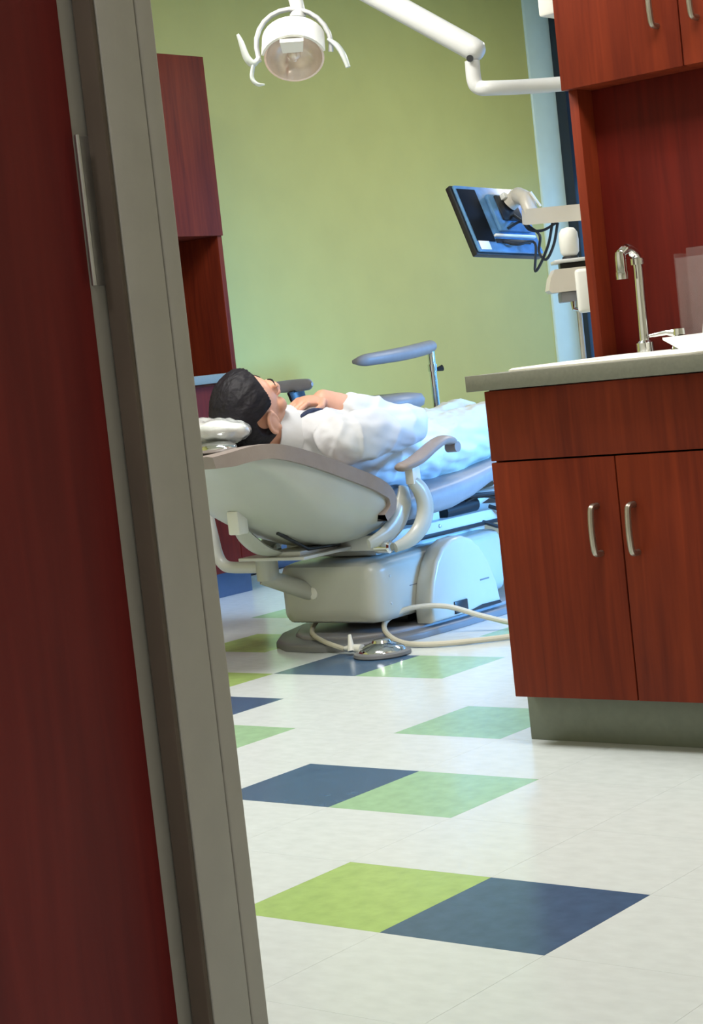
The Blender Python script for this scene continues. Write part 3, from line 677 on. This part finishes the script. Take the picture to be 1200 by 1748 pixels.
def hand(b, wrist, d, nrm, thumb_side, curl=0.5, sc=1.0):
    d = V(d).normalized(); nrm = V(nrm); nrm = (nrm - d * nrm.dot(d)).normalized(); sd = d.cross(nrm) * thumb_side
    Rm = Matrix((sd, d, nrm)).transposed(); wrist = V(wrist)
    ell(b, wrist + d * .045 * sc, (.040 * sc, .050 * sc, .017 * sc), Rm, 16, 10)
    for i, (off, ln) in enumerate(((.030, .072), (.010, .082), (-.011, .076), (-.030, .060))):
        p = wrist + d * (.082 - .004 * abs(i - 1)) * sc + sd * off * sc; a = 0.25 * curl
        pts = [p]; dirn = d
        for k, fr_ in enumerate((.46, .31, .23)):
            a += curl * (0.55 if k else 0.35)
            dirn = (d * math.cos(a) - nrm * math.sin(a)); p = p + dirn * ln * fr_ * sc; pts.append(p)
        chain(b, pts, [.0092 * sc, .0086 * sc, .008 * sc, .0068 * sc], 10)
    p = wrist + d * .022 * sc + sd * .030 * sc
    pts = [p, p + (d * .6 + sd * .8 - nrm * .15).normalized() * .036 * sc]; pts.append(pts[1] + (d * .92 + sd * .3 - nrm * .3).normalized() * .028 * sc)
    chain(b, pts, [.014 * sc, .0105 * sc, .008 * sc], 10)
hand(b, RW, (-0.30, -0.93, 0.02), (0.25, 0.05, 0.95), -1, 1.0)
hand(b, LW, (0.05, 1, -0.08), (0, 0.05, 1), -1, 0.45)
for s in (1, -1):
    hip, knee, ank = V((CX + s * .088, 2.84, .560)), V((CX + s * .095, 3.245, .600)), V((CX + s * .085, 3.64, .500))
    chain(b, [hip, hip.lerp(knee, .5), knee], [.084, .074, .055]); chain(b, [knee, knee.lerp(ank, .35), ank], [.054, .055, .036])
    chain(b, [ank, ank + V((s * .01, .045, .03)), ank + V((s * .025, .055, .14))], [.038, .036, .026])
body = obj('body', remeshed(b, 0.0036, 5), 'skin', pr, ang=180)
# hair: cap hugging the skull, receding inside it over the face
b = nb(); bmesh.ops.create_uvsphere(b, u_segments=160, v_segments=110, radius=1.0)
for v in b.verts:
    d = v.co.normalized(); r, f, u = d.x, d.y, d.z
    # hair mask: positive where hair grows
    line = 0.30 + 0.34 * min(1, max(-1, u)) - 0.16 * abs(r)
    m = line - f
    if u < -0.28: m = min(m, (-0.02 - f) * 1.2 + (u + 0.62) * 0.9)
    m = min(m, max(abs(abs(r) - 1.0) * 2.2, (u - 0.08) * 2.0, (-0.34 - f) * 2.0) - 0.25 if (abs(r) > 0.6) else m)
    m = max(0, min(1, m * 7 + 0.5))
    base = V((r * 0.076, f * 0.095, u * 0.100)) + V((0, -0.004, 0.012))
    n1 = noise.noise(V((r * 5, f * 3, u * 5))) * 0.003 + noise.noise(V((r * 26, f * 9, u * 26))) * 0.0016
    thick = 0.017 + n1 + 0.006 * max(0, u) + 0.004 * max(0, -f)
    q = base + d * (thick * m - 0.014 * (1 - m))
    v.co = HC + (Rt * q.x + F * q.y + U * q.z) * HS
hair = obj('hair', b, 'hair', pr, ang=180)
for s in (1, -1):
    obj('eyebrow', tube(nb(), [H(s * .014, .0925, .030), H(s * .034, .0905, .035), H(s * .052, .079, .031)], [.002, .003, .0015], 8, smooth=3), 'hair', pr)
# clothes
def wrinkle(p, amp=0.010):
    q = V((p.x * 16, p.y * 7 + p.z * 6, p.z * 14))
    ridge = 1 - abs(noise.noise(V((p.x * 9 + p.y * 5, p.y * 11 - p.x * 4, p.z * 9)))) * 2.2
    return amp * (noise.noise(q) + 0.6 * noise.noise(q * 2.3 + V((3, 1, 7))) + 0.8 * max(0, ridge) ** 2) + 0.001
b = nb()
loft(b, [ring(2.168, .672, .085, .058), ring(2.195, .660, .150, .088), ring(2.26, .643, .190, .112), ring(2.38, .615, .190, .122), ring(2.52, .585, .176, .120), ring(2.64, .566, .176, .116), ring(2.74, .560, .184, .116), ring(2.80, .560, .190, .114)])
cuff = RE.lerp(RW, .64)
chain(b, [RS, RE], [.074, .064]); chain(b, [RE, RE.lerp(RW, .35), cuff], [.064, .058, .050])
chain(b, [LS, LE], [.074, .060]); chain(b, [LE, LE.lerp(LW, .5)], [.060, .052])
shirt = obj('shirt', remeshed(b, 0.0065, 6, wrinkle), 'shirt', pr, ang=180)
b = nb(); na = H(0, -.02, -.075); nbse = V((CX, 2.20, .672)); nd = (na - nbse).normalized()
lathe(b, [(.060, -.02), (.092, -.02), (.086, .015), (.079, .042), (.074, .050), (.067, .048), (.064, .02)], nbse.lerp(na, .30), nd, 32)
for v in b.verts: v.co += V((0, 0, .006 * noise.noise(v.co * 30)))
obj('collar', b, 'shirt', shirt, ang=60)
b = nb(); tube(b, [H(.045, .035, -.118), (-1.915, 2.195, .728), (-1.905, 2.235, .733), (-1.895, 2.285, .722)], [.012, .020, .022, .016], 12, smooth=5, flat=(0.5, 1.0))
obj('neck_tie', b, 'navy_cloth', shirt, ang=60)
b = nb()
loft(b, [ring(2.70, .556, .178, .106), ring(2.78, .558, .190, .112), ring(2.88, .566, .186, .106), ring(2.95, .575, .17, .09)])
for s in (1, -1):
    hip, knee, ank = V((CX + s * .088, 2.84, .562)), V((CX + s * .098, 3.245, .606)), V((CX + s * .088, 3.60, .508))
    chain(b, [hip, hip.lerp(knee, .5), knee], [.102, .098, .084]); chain(b, [knee, ank], [.084, .066])
obj('trousers', remeshed(b, 0.007, 6, lambda p: wrinkle(p, .011)), 'trousers', pr, ang=180)
for s in (1, -1):
    a = V((CX + s * .085, 3.66, .500)); b = nb()
    chain(b, [a, a + V((0, .03, 0)), a + V((s * .02, .05, .09)), a + V((s * .03, .045, .19))], [.046, .048, .044, .034], 14)
    obj('shoe', remeshed(b, .006, 4), 'shoe', pr, ang=180)

# ------------------------------------------------------------------ assistant stool
st = thing('stool', (-3.02, 3.93, 0), 'grey assistant stool with body bar beside the green wall', 'stool')
sx, sy = -3.02, 3.95
obj('seat', lathe(nb(), [(.0005, .648), (.17, .648), (.196, .662), (.202, .685), (.190, .708), (.14, .718), (.0005, .714)], (sx, sy, 0), n=36), 'vinyl_grey', st, ang=60)
obj('seat_pan', lathe(nb(), [(.0005, .625), (.10, .625), (.15, .648), (.0005, .648)], (sx, sy, 0), n=28), 'black_plastic', st)
obj('gas_column', lathe(nb(), [(.0005, .09), (.03, .09), (.03, .36), (.018, .365), (.018, .63), (.0005, .63)], (sx, sy, 0), n=20), 'chrome', st)
obj('foot_ring', tube(nb(), [(sx + .21 * math.cos(2 * math.pi * k / 32), sy + .21 * math.sin(2 * math.pi * k / 32), .27) for k in range(33)], .010, 8), 'chrome', st)
for k in range(4):
    a = math.pi / 4 + k * math.pi / 2; obj('ring_spoke', tube(nb(), [(sx + .028 * math.cos(a), sy + .028 * math.sin(a), .27), (sx + .21 * math.cos(a), sy + .21 * math.sin(a), .27)], .007, 8), 'chrome', st)
for k in range(5):
    a = 2 * math.pi * k / 5 + .3; ca, sa = math.cos(a), math.sin(a)
    lg = obj('base_leg', tube(nb(), [(sx + .02 * ca, sy + .02 * sa, .105), (sx + .27 * ca, sy + .27 * sa, .075)], [.022, .014], 10), 'steel', st)
    b = nb(); tube(b, [(sx + .27 * ca - .018 * sa, sy + .27 * sa + .018 * ca, .027), (sx + .27 * ca + .018 * sa, sy + .27 * sa - .018 * ca, .027)], .026, 16)
    obj('caster', b, 'black_plastic', lg)
bp_ = [(-3.0, 4.335, .60), (-3.0, 4.335, .875)]
post = obj('bar_post', tube(nb(), bp_, .0155, 16), 'chrome', st)
obj('post_collar', lathe(nb(), [(.0005, 0), (.020, 0), (.020, .03), (.0005, .03)], (-3.0, 4.335, .79), n=16), 'chrome', post)
obj('collar_knob', tube(nb(), [(-3.0, 4.352, .795), (-2.985, 4.385, .80)], [.006, .014], 12), 'black_plastic', post)
obj('post_bracket', tube(nb(), [(sx, sy + .02, .625), (sx, sy + .22, .61), (-3.0, 4.335, .61)], .014, 10), 'steel', post)
b = nb(); tube(b, [(-2.97, 3.76, .868), (-2.93, 3.79, .870), (-2.90, 3.98, .878), (-2.93, 4.14, .886), (-2.98, 4.27, .892), (-3.02, 4.36, .897), (-3.035, 4.39, .897)], [.008, .026, .030, .031, .031, .028, .010], 16, smooth=5, flat=(0.95, 1.1))
obj('body_bar', b, 'vinyl_grey', st, ang=60)
b = nb(); tube(b, [(-3.21, 3.49, .80), (-3.19, 3.50, .80), (-3.12, 3.515, .80), (-3.05, 3.515, .80), (-3.0, 3.51, .80), (-2.975, 3.50, .80)], [.008, .022, .025, .025, .022, .008], 14, smooth=4, flat=(1.0, 0.6))
br = obj('backrest', b, 'vinyl_grey', st, ang=60)
obj('backrest_bracket', tube(nb(), [(-3.09, 3.525, .785), (-3.08, 3.55, .72), (-3.05, 3.66, .645), (-3.02, 3.80, .64)], [.04, .035, .02, .014], 10, smooth=4, flat=(0.5, 1.2)), 'black_plastic', br)

# ------------------------------------------------------------------ equipment post with light, monitor and delivery unit
PX, PY = -1.03, 2.62
po = thing('equipment_post', (PX, PY, 0), 'white floor post behind the sink hutch carrying the arms', 'post')
obj('column', lathe(nb(), [(.0005, .012), (.030, .012), (.030, 1.70), (.024, 1.71), (.0005, 1.71)], (PX, PY, 0), n=24), 'metal_white', po)
obj('foot_plate', lathe(nb(), [(.0005, 0), (.13, 0), (.13, .008), (.11, .012), (.0005, .012)], (PX, PY, 0), n=28), 'metal_white', po)

ol = thing('operating_light', (-1.85, 2.25, 1.70), 'white dental operating light on a jointed arm above the chair', 'dental light')
E1 = V((-1.262, 2.335, 1.604))
obj('lower_arm', tube(nb(), [(PX, PY, 1.604), V((PX, PY, 1.604)).lerp(E1, .5), E1 + V((.05, .015, 0)), E1 + V((.012, .004, .008)), E1 + V((.0, 0, .03)), E1 + V((0, 0, .085))], .0215, 18, smooth=5), 'metal_white', ol, ang=60)
obj('arm_collar', lathe(nb(), [(.0005, 0), (.038, 0), (.038, .07), (.0005, .07)], (PX, PY, 1.57), n=24), 'metal_white', ol)
E2 = V((-1.245, 2.345, 1.712)); E3 = V((-1.62, 2.28, 2.02)); E4 = V((-1.83, 2.245, 2.13))
obj('upper_arm', tube(nb(), [E2 + (E2 - E4).normalized() * .012, E2, E2.lerp(E4, .03), E2.lerp(E4, .5), E4], [.020, .031, .0335, .0345, .034], 20), 'metal_white', ol, ang=50)
obj('joint_screw', lathe(nb(), [(.0005, 0), (.010, 0), (.010, .006), (.0005, .006)], E1 + V((.012, -.026, .088)), (0.4, -0.9, 0), 12), 'black_plastic', ol)
LC = V((-1.815, 2.215, 1.812))                     # lamp head centre
obj('drop_rod', tube(nb(), [E4 + V((0.005, 0, .01)), E4 + V((.0, -.003, -.06)), LC + V((.018, .015, .135)), LC + V((.018, .012, .10))], [.028, .024, .021, .025], 18, smooth=3), 'metal_white', ol, ang=60)
RW_ = V((.777, .629, 0)); LF = V((.30, -.44, -.60)).normalized()
RW_ = (RW_ - LF * RW_.dot(LF)).normalized(); LU = RW_.cross(LF) * 1.0
if LU.z < 0: LU = -LU
def LP(a, u, f): return LC + RW_ * a + LU * u + LF * f
YF = V((.56, -.80, -.2)).normalized(); YU = V((.1, -.14, .98))
def YP(a, u, f): return LC + V((0, 0, .008)) + RW_ * a + YU * u + YF * f
b = nb(); tube(b, [YP(-.108 + .0 * k, -.03, 0) if k == 0 else YP(.112 * math.cos(math.radians(195 - 210 * k / 14)), .01 + .105 * math.sin(math.radians(195 - 210 * k / 14)), -.01) for k in range(15)], .0095, 12, flat=(1.5, .8), hint=tuple(YF))
yoke = obj('yoke', b, 'metal_white', ol, ang=60)
b = nb(); lathe(b, [(.0005, -.045), (.045, -.045), (.075, -.02), (.088, .015), (.090, .03), (.084, .03), (.070, -.002), (.035, -.028), (.0005, -.032)], LC, LF, 36)
obj('reflector', b, 'reflector', ol, ang=60)
b = nb(); ell(b, LP(0, -.006, .004), (.022, .020, .020)); tube(b, [LP(0, -.03, .0), LP(0, .035, .012)], .010, 10)
obj('bulb_cap', b, 'reflector', ol)
b = nb()
rg = []
for k in range(13):
    a = math.radians(18 + 144 * k / 12); c, s = math.cos(a), math.sin(a)
    rg.append([LP(.092 * c, .088 * s, -.045), LP(.098 * c, .096 * s, -.045), LP(.100 * c, .100 * s, .045), LP(.093 * c, .092 * s, .045)])
loft(b, rg); obj('top_visor', b, 'plastic_white', ol, ang=40)
obj('bulb_housing', loft(nb(), [[LP(a, u, f_) for a, u in ((-.03, .045), (.03, .045), (.035, .085), (-.035, .085))] for f_ in (-.05, .03, .06)]), 'plastic_white', ol, ang=30)
for s in (1, -1):
    b = nb()
    if s < 0: tube(b, [YP(-.108, -.02, 0), YP(-.125, -.035, .01), YP(-.142, -.015, .015), YP(-.152, .03, .02), YP(-.160, .055, .02)], [.012, .017, .015, .011, .006], 12, smooth=4, flat=(1.2, .6), hint=tuple(YF))
    else: tube(b, [YP(.106, .02, 0), YP(.130, -.0, .01), YP(.146, -.03, .015), YP(.156, -.065, .02)], [.010, .014, .015, .012], 12, smooth=4, flat=(1.2, .6), hint=tuple(YF))
    obj('grip', b, 'handle_clear', ol, ang=60)
b = nb(); tube(b, [YP(-.125, -.035, .01), YP(-.134, -.075, .015), YP(-.120, -.095, .02), YP(-.098, -.098, .02)], [.012, .014, .012, .005], 12, smooth=4, flat=(1.2, .5), hint=tuple(YF))
obj('grip_sleeve', b, 'handle_clear', ol, ang=60)

# monitor: tilted, its back and cables turned to the door
mo = thing('monitor', (-1.58, 2.83, 1.14), 'flat monitor seen from behind on an arm, cables hanging', 'monitor')
Ro, Uo, To = r_.copy(), u_.copy(), -f_
un = (Ro * -.084 + Uo * .225 + To * -.07).normalized(); wn = (Ro * .22 + Uo * .019 + To * -.203); wn = (wn - un * wn.dot(un)).normalized()
nn = wn.cross(un).normalized()                        # back normal, towards the light
MC = V((-1.572, 2.833, 1.266))
def MP(a, u, n): return MC + wn * a + un * u + nn * n
def mbox(a0, a1, u0, u1, n0, n1, bev=.002):
    b = nb(); box(b, (a0, u0, n0), (a1, u1, n1), bev)
    for v in b.verts: v.co = MP(*v.co)
    return b
obj('bezel', mbox(-.155, .155, -.125, .125, -.022, 0, .004), 'black_plastic', mo)
obj('screen', mbox(-.142, .142, -.112, .112, -.0235, -.0222, .0002), 'black_plastic', mo)
bk = obj('back_cover', mbox(-.150, .150, -.120, .120, .0, .012, .006), 'monitor_back', mo)
obj('side_vent', mbox(-.145, -.062, -.085, .105, .012, .0145, .001), 'black_matte', bk)
obj('cable_recess', mbox(-.058, .10, -.090, -.075, .012, .016, .001), 'black_plastic', bk)
obj('lower_ledge', mbox(-.058, .13, -.068, -.060, .012, .022, .001), 'plastic_white', bk)
obj('sticker', mbox(-.142, -.095, -.116, -.085, .0135, .0146, .0002), 'paper', bk)
obj('rear_hump', mbox(-.03, .12, -.05, .085, .012, .028, .006), 'monitor_back', bk)
vm = obj('mount_plate', mbox(-.005, .085, -.015, .075, .028, .036, .002), 'black_plastic', mo)
MJ = MP(.055, .052, .075)
b = nb(); tube(b, [MP(.045, .040, .036), MP(.050, .046, .055), MJ], [.024, .026, .028], 16)
obj('tilt_head', b, 'beige_arm', mo, ang=60)
obj('tilt_lock', mbox(.015, .04, .055, .075, .036, .056, .003), 'plastic_white', mo)
A0 = V((-1.425, 2.812, 1.262)); A1 = V((PX, PY, 1.232))
b = nb(); ax = (A1 - A0).normalized(); sd = ax.cross(V((0, 0, 1))).normalized(); up = sd.cross(ax)
b2 = [[p + sd * a * w_ + up * c * h_ for a, c in ((-1, -1), (1, -1), (1, 1), (-1, 1))] for p, w_, h_ in ((A0 - ax * .03, .018, .022), (A0, .022, .0245), (A1, .022, .0245))]
loft(b, b2); arm = obj('support_arm', b, 'beige_arm', mo, ang=30)
obj('swivel', tube(nb(), [A0 + V((0, 0, .01)), A0 + V((-.012, .0, .055)), MJ], [.022, .026, .026], 16), 'beige_arm', mo, ang=60)
obj('lock_lever', tube(nb(), [A0 + V((.03, .01, .028)), A0 + V((.025, .005, .040)), A0 + V((.006, -.004, .075))], [.004, .004, .005], 8), 'plastic_white', mo)
for k, pts in enumerate(([A0 + ax * .12 - up * .026, A0 + ax * .08 - up * .10, A0 + ax * .0 - up * .17, MP(.06, -.115, .06), MP(-.0, -.110, .04), MP(-.03, -.09, .02)],
                         [A0 + ax * .14 - up * .026, A0 + ax * .06 - up * .045, A0 - ax * .02 - up * .04, MP(.05, -.03, .05), MP(.0, -.045, .03)],
                         [A0 + ax * .15 - up * .026, A0 + ax * .12 - up * .09, A0 + ax * .07 - up * .135, A0 + ax * .03 - up * .11, A0 + ax * .04 - up * .06, A0 - ax * .02 - up * .03, MP(.04, .0, .04)])):
    obj('cable', tube(nb(), pts, .0045, 8, smooth=6), 'cable_black', mo)

# delivery unit half hidden by the hutch
du = thing('delivery_unit', (-1.0, 2.36, 0), 'white instrument unit with cup shelf partly behind the hutch', 'dental unit')
ra = V((.777, .629, 0)); fo = V((-.629, .777, 0)); D0 = V((-0.995, 2.368, 0))
def DP(a, d, z): return D0 + ra * a + fo * d + V((0, 0, z))
def dbox(a0, a1, d0, d1, z0, z1, bev=.004):
    b = nb(); box(b, (a0, d0, z0), (a1, d1, z1), bev, 3)
    for v in b.verts: v.co = DP(*v.co)
    return b
b = nb(); loft(b, [[DP(a, d, z) for a, d in ((-.092 + i, -.05), (.06, -.05), (.06, .06), (-.092 + i, .06))] for z, i in ((1.004, .004), (1.012, -.004), (1.045, .004), (1.068, .018))])
hd = obj('housing', b, 'beige_arm', du, ang=30)
obj('underside', dbox(-.062, .02, -.04, .05, .975, 1.004), 'vinyl_grey', hd)
obj('side_cover', dbox(-.022, .02, -.075, -.05, .94, 1.062, .010), 'plastic_white', hd)
obj('shelf', dbox(-.072, .08, -.05, .07, 1.084, 1.094, .003), 'metal_white', du)
obj('shelf_bracket', dbox(-.055, .06, -.02, .03, 1.066, 1.086, .002), 'black_plastic', du)
obj('spigot', tube(nb(), [DP(-.03, -.03, .975), DP(-.03, -.03, .955), DP(-.01, -.03, .948)], [.008, .006, .005], 10), 'chrome', du)
obj('riser', tube(nb(), [DP(-.012, 0, .01), DP(-.012, 0, .985)], .0075, 12), 'steel', du)
obj('foot', lathe(nb(), [(.0005, 0), (.10, 0), (.10, .008), (.03, .018), (.0005, .018)], DP(-.012, 0, 0), n=24), 'metal_white', du)
cupb = nb(); lathe(cupb, [(.0005, 0), (.018, 0), (.026, .012), (.028, .045), (.026, .066), (.018, .078), (.0005, .082)], DP(-.022, .0, 1.1015), n=24)
for v in cupb.verts: pass
cup = thing('bottle', DP(-.022, 0, 1.094), 'rounded white bottle standing on the delivery unit shelf', 'bottle')
obj('vessel', cupb, 'plastic_white', cup, ang=60)
obj('base_ring', lathe(nb(), [(.0005, 0), (.024, 0), (.022, .0075), (.0005, .0075)], DP(-.022, .0, 1.094), n=24), 'black_plastic', cup)
